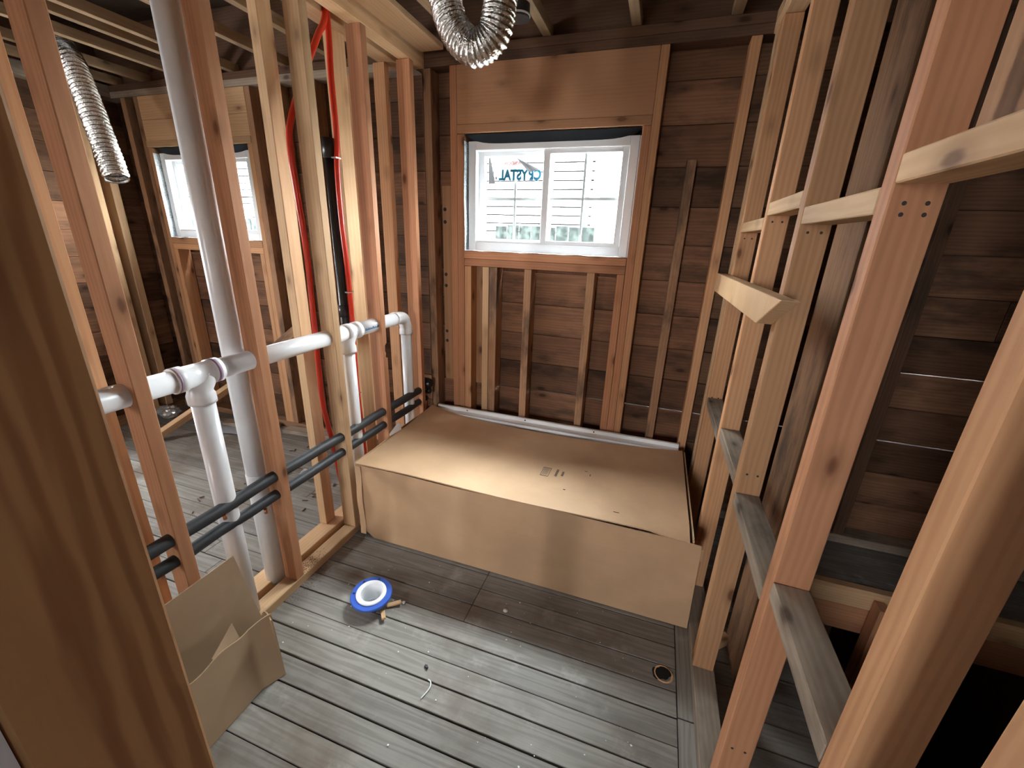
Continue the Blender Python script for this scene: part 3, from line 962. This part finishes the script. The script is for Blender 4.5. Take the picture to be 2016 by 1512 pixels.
# black insulated water lines
for zz, lab in ((.527, 'upper of the two black foam covered water lines on the left studs'), (.451, 'lower of the two black foam covered water lines on the left studs')):
    g = root('insulated_pipe', (-1.262, 1.3, zz), lab, 'pipe', group='black water lines')
    random.seed(int(zz * 1000))
    pts = []
    yy = 0.30
    while yy < 2.14:
        pts.append((-1.270 + random.uniform(-.002, .002), yy, zz + random.uniform(-.003, .003)))
        yy += .12
    pts.append((-1.270, 2.14, zz))
    tube('foam_sleeve', 'foam', g, pts, .0215 if zz > .5 else .0195, 16, 4)
    tube('copper_stub', 'copper', g, [(-1.25, .945 if zz < .5 else .80, zz - .012), (-1.25, .945 if zz < .5 else .80, zz - .03)], .006, 10)
    if zz > .5:
        tube('copper_core', 'copper', g, [(-1.270, 2.139, zz), (-1.270, 2.165, zz)], .008, 10)
    else:
        tube('sleeve_seam', 'ink', g, [(-1.2535, 1.46, zz + .004), (-1.2535, 1.70, zz + .004)], .0018, 6)

# red plastic tubes
def pex(lab, pts, clips):
    g = root('water_tube', pts[-1], lab, 'tube', group='red water tubes')
    tube('tube', 'pex', g, pts, .0115, 12, 6)
    for c in clips:
        boxes('clip', 'steel', g, [(c[0] - .012, c[0] + .012, c[1] - .014, c[1] + .014, c[2] - .0025, c[2] + .0025)])
XA = -1.334
k_ = XA / -1.32
def pp(y, z):
    return (XA, y * k_, 1.41 + (z - 1.41) * k_)
pex('red tube bowing out to the left beside the pale stud', [(XA, 1.60, 2.40)] + [pp(*a) for a in ((1.603, 2.195), (1.545, 2.09), (1.477, 1.979), (1.374, 1.794), (1.350, 1.693), (1.356, 1.542), (1.367, 1.324), (1.363, 1.126), (1.357, .913), (1.355, .68), (1.384, .49), (1.402, .32), (1.425, .12))] + [(XA, 1.45, .04)], [])
pex('red tube running straight down past the black pipe', [(XA, 1.618, 2.40)] + [pp(*a) for a in ((1.612, 2.15), (1.603, 1.986), (1.603, 1.776), (1.588, 1.661), (1.584, 1.465), (1.593, 1.232), (1.592, 1.001), (1.584, .702), (1.594, .421), (1.595, .273))] + [(XA, 1.608, .04)], [(XA, 1.604, 1.70), (XA, 1.607, 1.15), (XA, 1.600, .66)])
g = root('black_pipe', (-1.370, 1.600, .02), 'black plastic pipe rising between the red tubes behind the pale stud', 'pipe')
tube('pipe', 'abs', g, [(-1.370, 1.600, .04), (-1.370, 1.608, 1.74)], .0205, 18)
tube('collar', 'abs', g, [(-1.370, 1.608, 1.70), (-1.370, 1.608, 1.775)], .0245, 18)
tube('collar', 'abs', g, [(-1.370, 1.604, 1.035), (-1.370, 1.604, 1.09)], .0235, 18)
# valve in the far corner
g = root('shower_valve', (-1.27, 2.14, .30), 'black and brass valve body tucked in the far left corner', 'valve')
lathe('valve_body', 'abs', g, [(.0, .03), (.028, .03), (.034, .01), (.034, -.02), (.022, -.03), (0, -.03)], (-1.262, 2.142, .548), Matrix.Rotation(H90, 4, 'Y'), 16)
tube('valve_pipe', 'copper', g, [(-1.27, 2.142, .52), (-1.27, 2.142, .28)], .011, 12)
lathe('valve_body', 'abs', g, [(.0, .02), (.018, .02), (.022, -.01), (0, -.02)], (-1.258, 2.146, .50), Matrix.Rotation(H90, 4, 'Y'), 14)
lathe('valve_body', 'abs', g, [(.0, .02), (.016, .02), (.02, -.01), (0, -.02)], (-1.258, 2.15, .375), Matrix.Rotation(H90, 4, 'Y'), 14)

# ------------------------------------------------------------------ flexible ducts
def duct(name, lab, pts, r, pitch, depth, k=40):
    P = catmull(pts, 12)
    # resample evenly
    L = [0]
    for a, b in zip(P, P[1:]):
        L.append(L[-1] + (b - a).length)
    n = int(L[-1] / (pitch / 5))
    Q = []
    j = 0
    for i in range(n + 1):
        s = L[-1] * i / n
        while j < len(L) - 2 and L[j + 1] < s:
            j += 1
        f = (s - L[j]) / max(1e-6, L[j + 1] - L[j])
        Q.append(P[j].lerp(P[j + 1], min(1, f)))
    bm = bmesh.new()
    rnd = random.Random(5)
    wob = [rnd.uniform(-.0016, .0016) for _ in range(n + 2)]
    sweep(bm, Q, lambda i, s: r + depth * math.sin(2 * math.pi * s / pitch) + wob[i], 36, cap=False)
    for v in bm.verts:
        v.co += Vector((rnd.uniform(-1, 1), rnd.uniform(-1, 1), rnd.uniform(-1, 1))) * .0012
    c = center_mesh(bm)
    me = bm_mesh(bm, name)
    for f in me.polygons:
        f.use_smooth = True
    g = root(name, c, lab, 'duct', group='foil ducts')
    link('corrugated_hose', me, 'foil', g, Matrix.Translation(c))
    return g
g = duct('flexible_duct', 'crumpled silver foil duct hanging in a U from the ceiling above the carton',
     [(-0.83, 1.52, 2.44), (-0.795, 1.51, 2.27), (-0.765, 1.50, 2.125), (-0.728, 1.50, 2.035), (-0.665, 1.50, 1.985), (-0.600, 1.50, 2.012), (-0.577, 1.50, 2.09), (-0.572, 1.505, 2.23), (-0.572, 1.51, 2.44)], .050, .0125, .0030)
g = duct('flexible_duct', 'straight ribbed silver duct hanging in the left room below the joists',
     [(-3.36, 1.86, 2.42), (-3.28, 1.83, 2.31), (-3.19, 1.80, 2.24), (-3.06, 1.755, 2.03), (-2.965, 1.72, 1.84), (-2.885, 1.695, 1.645)], .052, .024, .0080)
g = root('black_collar', (-.66, 1.92, 2.25), 'small dark pipe end with a pale strap beside the foil duct', 'pipe')
tube('pipe', 'abs', g, [(-.66, 1.92, 2.225), (-.66, 1.92, 2.40)], .045, 18)
tube('strap', 'vinyl', g, [(-.66, 1.92, 2.232), (-.66, 1.92, 2.238)], .047, 18)

# ------------------------------------------------------------------ bathtub in its carton
BX0, BX1, BY0, BY1, BZ = -1.212, 0.252, 1.389, 2.105, 0.402
g = root('bathtub', ((BX0 + BX1) / 2, 1.77, 0), 'white bathtub rim showing along the back of the big carton', 'bathtub')
bm = bmesh.new()
def rr(x0, x1, y0, y1, z, rad, n=6):
    out = []
    for cx, cy, a0 in ((x1 - rad, y1 - rad, 0), (x0 + rad, y1 - rad, 90), (x0 + rad, y0 + rad, 180), (x1 - rad, y0 + rad, 270)):
        for i in range(n + 1):
            a = math.radians(a0 + 90 * i / n)
            out.append(bm.verts.new((cx + rad * math.cos(a), cy + rad * math.sin(a), z)))
    return out
R_ = [rr(-1.20, .235, 1.42, 2.165, .03, .01), rr(-1.20, .235, 1.42, 2.165, .370, .01), rr(-1.12, .155, 1.50, 2.085, .370, .12), rr(-1.04, .09, 1.56, 2.03, .08, .15)]
for a, b in zip(R_, R_[1:]):
    for i in range(len(a)):
        bm.faces.new((a[i], a[(i + 1) % len(a)], b[(i + 1) % len(b)], b[i]))
bm.faces.new(R_[-1])
link('shell', bm_mesh(bm), 'tub', g)
g.children[-1].location = -Vector(g.location)
fl_ = boxes('nailing_flange', 'tub', g, [(-1.19, .225, 2.148, 2.166, .365, .418)], bev=.002)
boxes('nailing_flange', 'tub', g, [(-1.19, .225, 2.095, 2.150, .368, .3985)], bev=.002)
for x in (-.99, -.62, -.22):
    lathe('nail_hole_disc', 'hole_shade', fl_, [(0, .0005), (.004, .0005), (.0045, 0)], (x, 2.1475, .408), Matrix.Rotation(H90, 4, 'X'), 10)  # black disc painted in for each hole's dark inside

g = root('tub_carton', ((BX0 + BX1) / 2, BY0, 0), 'large brown cardboard carton filling the width of the room under the window', 'box')
def top(u, v):
    x = BX0 + u * (BX1 - BX0 - .010 * 1)
    dip = .055 * (math.sin(math.pi * min(1, max(0, u)))) ** .7
    y = BY0 + v * (BY1 - BY0 + .012 - dip)
    z = BZ + .004 * math.sin(u * 9) * (1 - v) - .012 * math.sin(math.pi * u) * v - .004 * math.sin(math.pi * v)
    z += .020 * max(0, 1 - u / .14) * v ** 2
    if u > .90:
        z -= .020 * ((u - .90) / .10) * max(0, 1 - v * 9)
        z += .004 * math.sin(v * 160) * max(0, 1 - v * 8)
    return (x, y, z)
sheet('top_panel', 'card', g, top, 70, 50, .005)
def front(u, v):
    x = BX0 + u * (BX1 + .030 - BX0) - (.0 if u < .9 else .0)
    x += (.010 * (1 - v)) * u ** 8
    y = BY0 - .004 + .006 * math.sin(u * 7 + 1) * (1 - v) * v * 2 + .010 * max(0, (v - .86)) * 6 * (.5 + .5 * math.sin(u * 13))
    y -= .006 * max(0, 1 - (u / .08)) * 0
    z = .004 + v * (BZ - .012 - .010 * max(0, (u - .92) / .08))
    # the two lower corners are rounded off
    if u < .05:
        z += (.05 - u) * 1.1 * (1 - v)
    return (x, y, z)
sheet('front_panel', 'card', g, front, 80, 24, .005)
def left(u, v):
    return (BX0 - .002 + .004 * math.sin(u * 8), BY0 + .01 + u * (BY1 - BY0), .006 + v * (BZ - .006 + .012 * u))
sheet('side_panel', 'card', g, left, 24, 10, .005)
def right(u, v):
    return (BX1 + .003 + .012 * math.sin(v * 3) * (1 - u), BY0 + .01 + u * (BY1 - BY0), .006 + v * (BZ - .012))
sheet('side_panel', 'card', g, right, 24, 10, .005)
def tab(u, v):
    return (BX1 + .020 + u * .022, BY0 + .002 + .010 * u, .318 + v * .050 - .006 * u)
sheet('torn_flap', 'card', g, tab, 4, 4, .004)
def fold(u, v):
    return (BX0 + .004 + u * .030, BY0 - .010 + .004 * math.sin(v * 9), .02 + .15 * 0 + v * (BZ - .030))
sheet('corner_fold', 'card', g, fold, 3, 16, .004)
# printing on the top
zt = BZ + .0012 - .006
def on_top(x, y):
    u, v = (x - BX0) / (BX1 - BX0 - .01), 0
    for _ in range(20):
        dip = .055 * (math.sin(math.pi * u)) ** .7
        v = (y - BY0) / (BY1 - BY0 + .012 - dip)
    return top(u, v)[2] + .0006
def mark(x0, x1, y0, y1, sk=.0):
    z = on_top((x0 + x1) / 2, (y0 + y1) / 2)
    return (x0, x1, y0, y1, z - .0012, z + .0004)
ms = [mark(-.388, -.350, 1.628, 1.631), mark(-.388, -.350, 1.703, 1.706), mark(-.388, -.386, 1.628, 1.706), mark(-.352, -.350, 1.628, 1.706)]
for i in range(6):
    ms.append(mark(-.382 + i * .0045, -.3805 + i * .0045, 1.636 + (i % 2) * .006, 1.698))
for i in range(7):
    ms.append(mark(-.324, -.313, 1.644 + i * .0092, 1.649 + i * .0092))
for i in range(4):
    ms.append(mark(-.296, -.286, 1.656 + i * .0105, 1.662 + i * .0105))
boxes('printed_mark', 'ink', g, ms)
for k in ((-.20, -.186, 1.735, 1.738), (-.172, -.168, 1.70, 1.715), (-.262, -.252, 1.545, 1.55), (-.04, -.018, 1.455, 1.458)):
    boxes('scuff', 'ink', g, [mark(*k)])
g = root('paper_tag', (-1.21, 1.70, .42), 'small white paper corner sticking up at the left end of the carton', 'paper')
def ptag(u, v):
    return (-1.208 + u * .012, 1.66 + u * .09, .416 + v * .05 * (1 - abs(u - .75)))
sheet('sheet', 'paper', g, ptag, 6, 4, .0008)

# ------------------------------------------------------------------ small open carton in the left foreground
g = root('open_carton', (-1.11, .60, 0), 'small open cardboard box leaning against the left studs in the foreground', 'box')
def c_front(u, v):
    y = .40 + u * .318
    k = max(0, (u - .80) / .20)
    return (-1.030 + .030 * k * (1 - .3 * v) - .012 * v, y + .006 * v, .002 + v * (.247 - .020 * math.sin(min(1, u * 1.15) * math.pi) * 0 + .006 * math.sin(u * 15)))
sheet('front_panel', 'card_in', g, c_front, 30, 8, .004)
def c_end(u, v):
    return (-1.006 - u * .185, .722 + u * .095 - .01 * v, .002 + v * (.245 - .22 * u * u * (1 - .1)))
sheet('end_panel', 'card_in', g, c_end, 12, 8, .004)
def c_back(u, v):
    y0, y1 = .40, .826 - .052 * v
    return (-1.200 - .012 * v, y0 + u * (y1 - y0), .002 + v * .378)
sheet('back_panel', 'card_in', g, c_back, 12, 14, .004)
def c_bot(u, v):
    return (-1.035 - u * .165, .40 + v * (.318 + .09 * u), .006)
sheet('bottom_panel', 'card_in', g, c_bot, 4, 4, .004)
def c_near(u, v):
    return (-1.032 - u * .168, .402, .002 + v * .245)
sheet('end_panel', 'card_in', g, c_near, 4, 4, .004)
def c_tear(u, v):
    return (-1.048 - .020 * v, .56 + u * .075, .235 + v * (.055 * u))
sheet('torn_flap', 'card_in', g, c_tear, 6, 4, .003)

# ------------------------------------------------------------------ toilet flange and shims
FX, FY = -0.914, 1.066
g = root('toilet_flange', (FX, FY, 0), 'blue and white toilet flange set in the plank floor before the carton', 'flange')
TI = Matrix.Rotation(math.radians(3), 4, 'Y') @ Matrix.Rotation(math.radians(4), 4, 'X')
rg = lathe('ring', 'blue', g, [(.050, .030), (.078, .030), (.0805, .033), (.0805, .038), (.078, .041), (.050, .041)], (FX, FY, .010), TI, 48, True)
lathe('hub', 'pvc', g, [(.0585, .036), (.0585, .0455), (.055, .048), (.046, .048), (.041, .044), (.0375, .02), (.0375, -.055), (.040, -.055), (.040, .02), (.0585, .034)], (FX, FY, .010), TI, 48)
lathe('drain_pipe', 'pvc', g, [(.032, -.03), (.0375, -.03), (.0375, -.16), (.032, -.16)], (FX, FY, .010), TI, 40, True)
lathe('drain_bottom', 'hole_shade', g, [(0, -.15), (.036, -.15)], (FX, FY, .010), TI, 30)  # black disc paints the dark depth of the drain
for a in (200, 235, 262, 275, 330, 20, 100, 150):
    r_ = .069
    p = TI @ Vector((r_ * math.cos(math.radians(a)), r_ * math.sin(math.radians(a)), .0412))
    o = boxes('bolt_slot', 'slot_shade', rg, [(FX + p.x - .0045, FX + p.x + .0045, FY + p.y - .003, FY + p.y + .003, .010 + p.z - .0015, .010 + p.z + .0003)])  # darker box stands in for the shade of an open slot
for pts, lab in ((((-.845, 1.068, .006), (-.800, 1.098, .014)), 'thin wooden shim poking out from the right of the flange'), (((-.842, 1.035, .012), (-.815, 1.004, .016)), 'thin wooden shim poking out in front of the flange')):
    g = root('wood_shim', pts[0], lab, 'shim', group='flange shims')
    beam_pts('wedge', 'pine', g, pts[0], pts[1], .008, .016, bev=.001)
g = root('screw_cap', (-.792, 1.105, 0), 'small round metal cap lying beside the shim', 'cap')
lathe('cap', 'steel', g, [(0, .006), (.006, .006), (.008, .003), (.008, 0)], (-.792, 1.105, .002), None, 14)

# ------------------------------------------------------------------ bits on the floor
g = root('white_string', (-.53, .83, 0), 'short curl of white string on the floor boards', 'string')
tube('strand', 'paper', g, [(-.545, .866, .003), (-.533, .861, .004), (-.526, .845, .004), (-.529, .825, .004), (-.536, .803, .004)], .0022, 8, 5)
g = root('dark_chip', (-.573, .904, 0), 'small black scrap on the floor left of the string', 'scrap')
boxes('chip', 'abs', g, [(-.580, -.570, .900, .908, .0015, .006), (-.572, -.565, .897, .903, .0015, .008)])
g = root('shell_fragment', (-.395, 1.216, 0), 'white broken shard on the floor in front of the carton', 'shard')
lathe('shard', 'plaster', g, [(0, .006), (.006, .0055), (.010, .002), (.0085, .001)], (-.395, 1.216, .001), None, 9)
bm = bmesh.new()
rnd = random.Random(21)
for _ in range(60):
    px, py = rnd.uniform(-1.15, .2), rnd.uniform(.62, 1.36)
    s = rnd.choice((.0012, .0015, .002, .003))
    r = bmesh.ops.create_icosphere(bm, subdivisions=1, radius=s)
    for v in r['verts']:
        v.co = Vector((px + v.co.x * rnd.uniform(.8, 1.6), py + v.co.y, .002 + v.co.z * .6))
c = Vector((-.5, .95, 0))
for v in bm.verts:
    v.co -= c
o = link('plaster_crumbs', bm_mesh(bm), 'plaster', None, Matrix.Translation(c))
tag(o, 'tiny white plaster crumbs scattered over the floor boards', 'debris', kind='stuff')
bm = bmesh.new()
for _ in range(420):
    t = abs(rnd.gauss(0, .5))
    px, py = rnd.gauss(-1.262, .022), rnd.gauss(1.08 + .0, .05)
    zz = .0385 if px < XL else .001
    if py < 1.06 and px < XL:
        continue
    r = bmesh.ops.create_icosphere(bm, subdivisions=1, radius=rnd.uniform(.0008, .0018))
    for v in r['verts']:
        v.co += Vector((px, py, zz))
for _ in range(120):
    px, py = rnd.uniform(-1.235, -1.18), rnd.uniform(.95, 1.38)
    r = bmesh.ops.create_icosphere(bm, subdivisions=1, radius=rnd.uniform(.0008, .0016))
    for v in r['verts']:
        v.co += Vector((px, py, .0015))
c = Vector((-1.24, 1.1, 0))
for v in bm.verts:
    v.co -= c
o = link('sawdust', bm_mesh(bm), 'rust', None, Matrix.Translation(c))
tag(o, 'reddish sawdust heaped on the bottom plate of the left studs', 'sawdust', kind='stuff')

# ------------------------------------------------------------------ left room clutter
g = root('leaning_board', (-3.07, 1.68, 0), 'pale board leaning up from the floor of the left room', 'lumber')
beam_pts('plank', 'pine', g, (-3.12, 1.66, .03), (-2.86, 2.17, .34), .062, .035, up=(0.5, -.3, 1))
def crumple(name, lab, cx, cy, cz, sx, sy, sz, seed):
    rn = random.Random(seed)
    bm = bmesh.new()
    bmesh.ops.create_icosphere(bm, subdivisions=3, radius=1.0)
    for v in bm.verts:
        k = rn.uniform(.72, 1.08)
        v.co = Vector((v.co.x * sx * k, v.co.y * sy * k, (v.co.z * sz * k)))
    lo = min(v.co.z for v in bm.verts)
    for v in bm.verts:
        v.co.z -= lo
    g = root(name, (cx, cy, cz), lab, 'plastic')
    link('film', bm_mesh(bm), 'film', g, Matrix.Translation((cx, cy, cz)))
crumple('plastic_bag', 'crumpled clear plastic bag by the far left corner of the left room', -3.45, 1.98, .002, .10, .07, .05, 4)
crumple('plastic_wrap', 'scrap of clear plastic wrap on the floor behind the left studs', -1.82, 1.69, .002, .06, .05, .03, 9)
g = root('paper_sheet', (-2.9, 1.9, 0), 'crumpled whitish sheet lying by the back wall of the left room', 'paper')
def psh(u, v):
    return (-3.02 + u * .42, 1.86 + v * .20 + u * .12, .004 + .012 * abs(math.sin(u * 8 + v * 5)))
sheet('sheet', 'grey_paper', g, psh, 14, 8, .001)
for i, (p, q) in enumerate((((-2.45, 2.13, .018), (-2.02, 2.17, .018)), ((-2.95, 2.05, .018), (-2.55, 2.15, .018)))):
    g = root('floor_offcut', p, ('weathered offcut lying along the back wall near the pale stud', 'weathered offcut lying near the leaning board')[i], 'lumber', group='offcuts')
    beam_pts('plank', 'grey_wood', g, p, q, .03, .075)
bm = bmesh.new()
for _ in range(40):
    px, py = rnd.uniform(-2.3, -1.5), rnd.uniform(1.2, 2.1)
    a = rnd.uniform(0, 3.1)
    L = rnd.uniform(.01, .04)
    r = bmesh.ops.create_cube(bm, size=1.0)
    for v in r['verts']:
        x, y_ = v.co.x * L, v.co.y * .004
        v.co = Vector((px + x * math.cos(a) - y_ * math.sin(a), py + x * math.sin(a) + y_ * math.cos(a), .004 + v.co.z * .004))
c = Vector((-1.9, 1.6, 0))
for v in bm.verts:
    v.co -= c
o = link('wood_splinters', bm_mesh(bm), 'dark_wood', None, Matrix.Translation(c))
tag(o, 'dark wood splinters strewn over the floor of the left room', 'debris', kind='stuff')
g = root('scrap_block', (.335, 1.30, 0), 'pale offcut lying behind the bottom plate of the right partition', 'lumber')
beam_pts('plank', 'pine', g, (.375, 1.33, .02), (.43, 1.38, .02), .036, .03)

# ------------------------------------------------------------------ outdoors
o = boxes('yard_ground', 'ground', None, [(-30, 30, 2.4, 40, -0.62, -0.6), (-30, 30, -30, -3.65, -0.62, -0.6)])
tag(o, 'pale gravel yard outside the windows', 'ground', kind='structure')
g = root('neighbour_house', (-4, 5.5, -.6), 'white clapboard house seen through the window', 'house')
boxes('wall', 'gap_shade', g, [(-11.0, -.84, 5.525, 8.0, -.6, 4.2)])  # dark backing, painted shade showing as lines between the clapboards
bm = bmesh.new()
w_ = 5.06
for p in ((-w_, 0, .0), (w_, 0, 0), (w_, .018, .085), (-w_, .018, .085), (w_, .02, 0), (-w_, .02, 0)):
    bm.verts.new(p)
bm.verts.ensure_lookup_table()
V = bm.verts
for f in ((0, 1, 2, 3), (0, 5, 4, 1), (1, 4, 2), (0, 3, 5)):
    bm.faces.new([V[i] for i in f])
clap = bm_mesh(bm)
clap.materials.append(M['siding'])
for k in range(40):
    ob = bpy.data.objects.new('clapboard', clap)
    COL.objects.link(ob)
    ob.parent = g
    ob.location = Vector((-5.93, 5.499, -.2 + k * .1)) - Vector(g.location)
boxes('corner_board', 'siding', g, [(-.87, -.80, 5.47, 5.56, -.6, 4.2)])
tube('downspout', 'lead', g, [(-.93, 5.45, -.5), (-.93, 5.45, 4.2)], .03, 10)
g = root('board_fence', (-2, 4.8, -.6), 'weathered grey board fence in front of the white house', 'fence')
x = -9.0
k = 0
while x < -.82:
    w = .135
    if k % 9 != 4:
        beam('fence_board', 'fence', g, (x, x + w, 4.80, 4.82, -.55, 1.545 + random.uniform(-.012, .012)))
    x += w + .008
    k += 1
boxes('rail', 'fence', g, [(-9.0, -.8, 4.825, 4.87, 1.2, 1.28), (-9.0, -.8, 4.825, 4.87, .0, .08)])
g = root('shrub', (-.58, 5.0, -.6), 'green shrub with a bare branch at the lower right of the window view', 'shrub')
bm = bmesh.new()
rn = random.Random(2)
for _ in range(260):
    a, b, r = rn.uniform(0, 6.28), rn.uniform(-1, 1), rn.random() ** .4
    p = Vector((-.50 + .22 * r * math.cos(a), 5.0 + .25 * r * math.sin(a), 1.05 + .38 * r * b))
    n = Vector((rn.uniform(-1, 1), rn.uniform(-1, 1), rn.uniform(-.3, 1))).normalized()
    u = n.orthogonal().normalized() * .03
    w = n.cross(u) * .6
    bm.faces.new([bm.verts.new(p + u), bm.verts.new(p + w), bm.verts.new(p - u), bm.verts.new(p - w)])
c = center_mesh(bm)
link('foliage', bm_mesh(bm), 'leaf', g, Matrix.Translation(c))
tube('stem', 'bark', g, [(-.5, 5.0, -.6), (-.5, 5.0, .9)], .02, 8)
tube('branch', 'bark', g, [(-.66, 4.98, 1.40), (-.56, 4.98, 1.50), (-.47, 4.98, 1.56)], .006, 6)
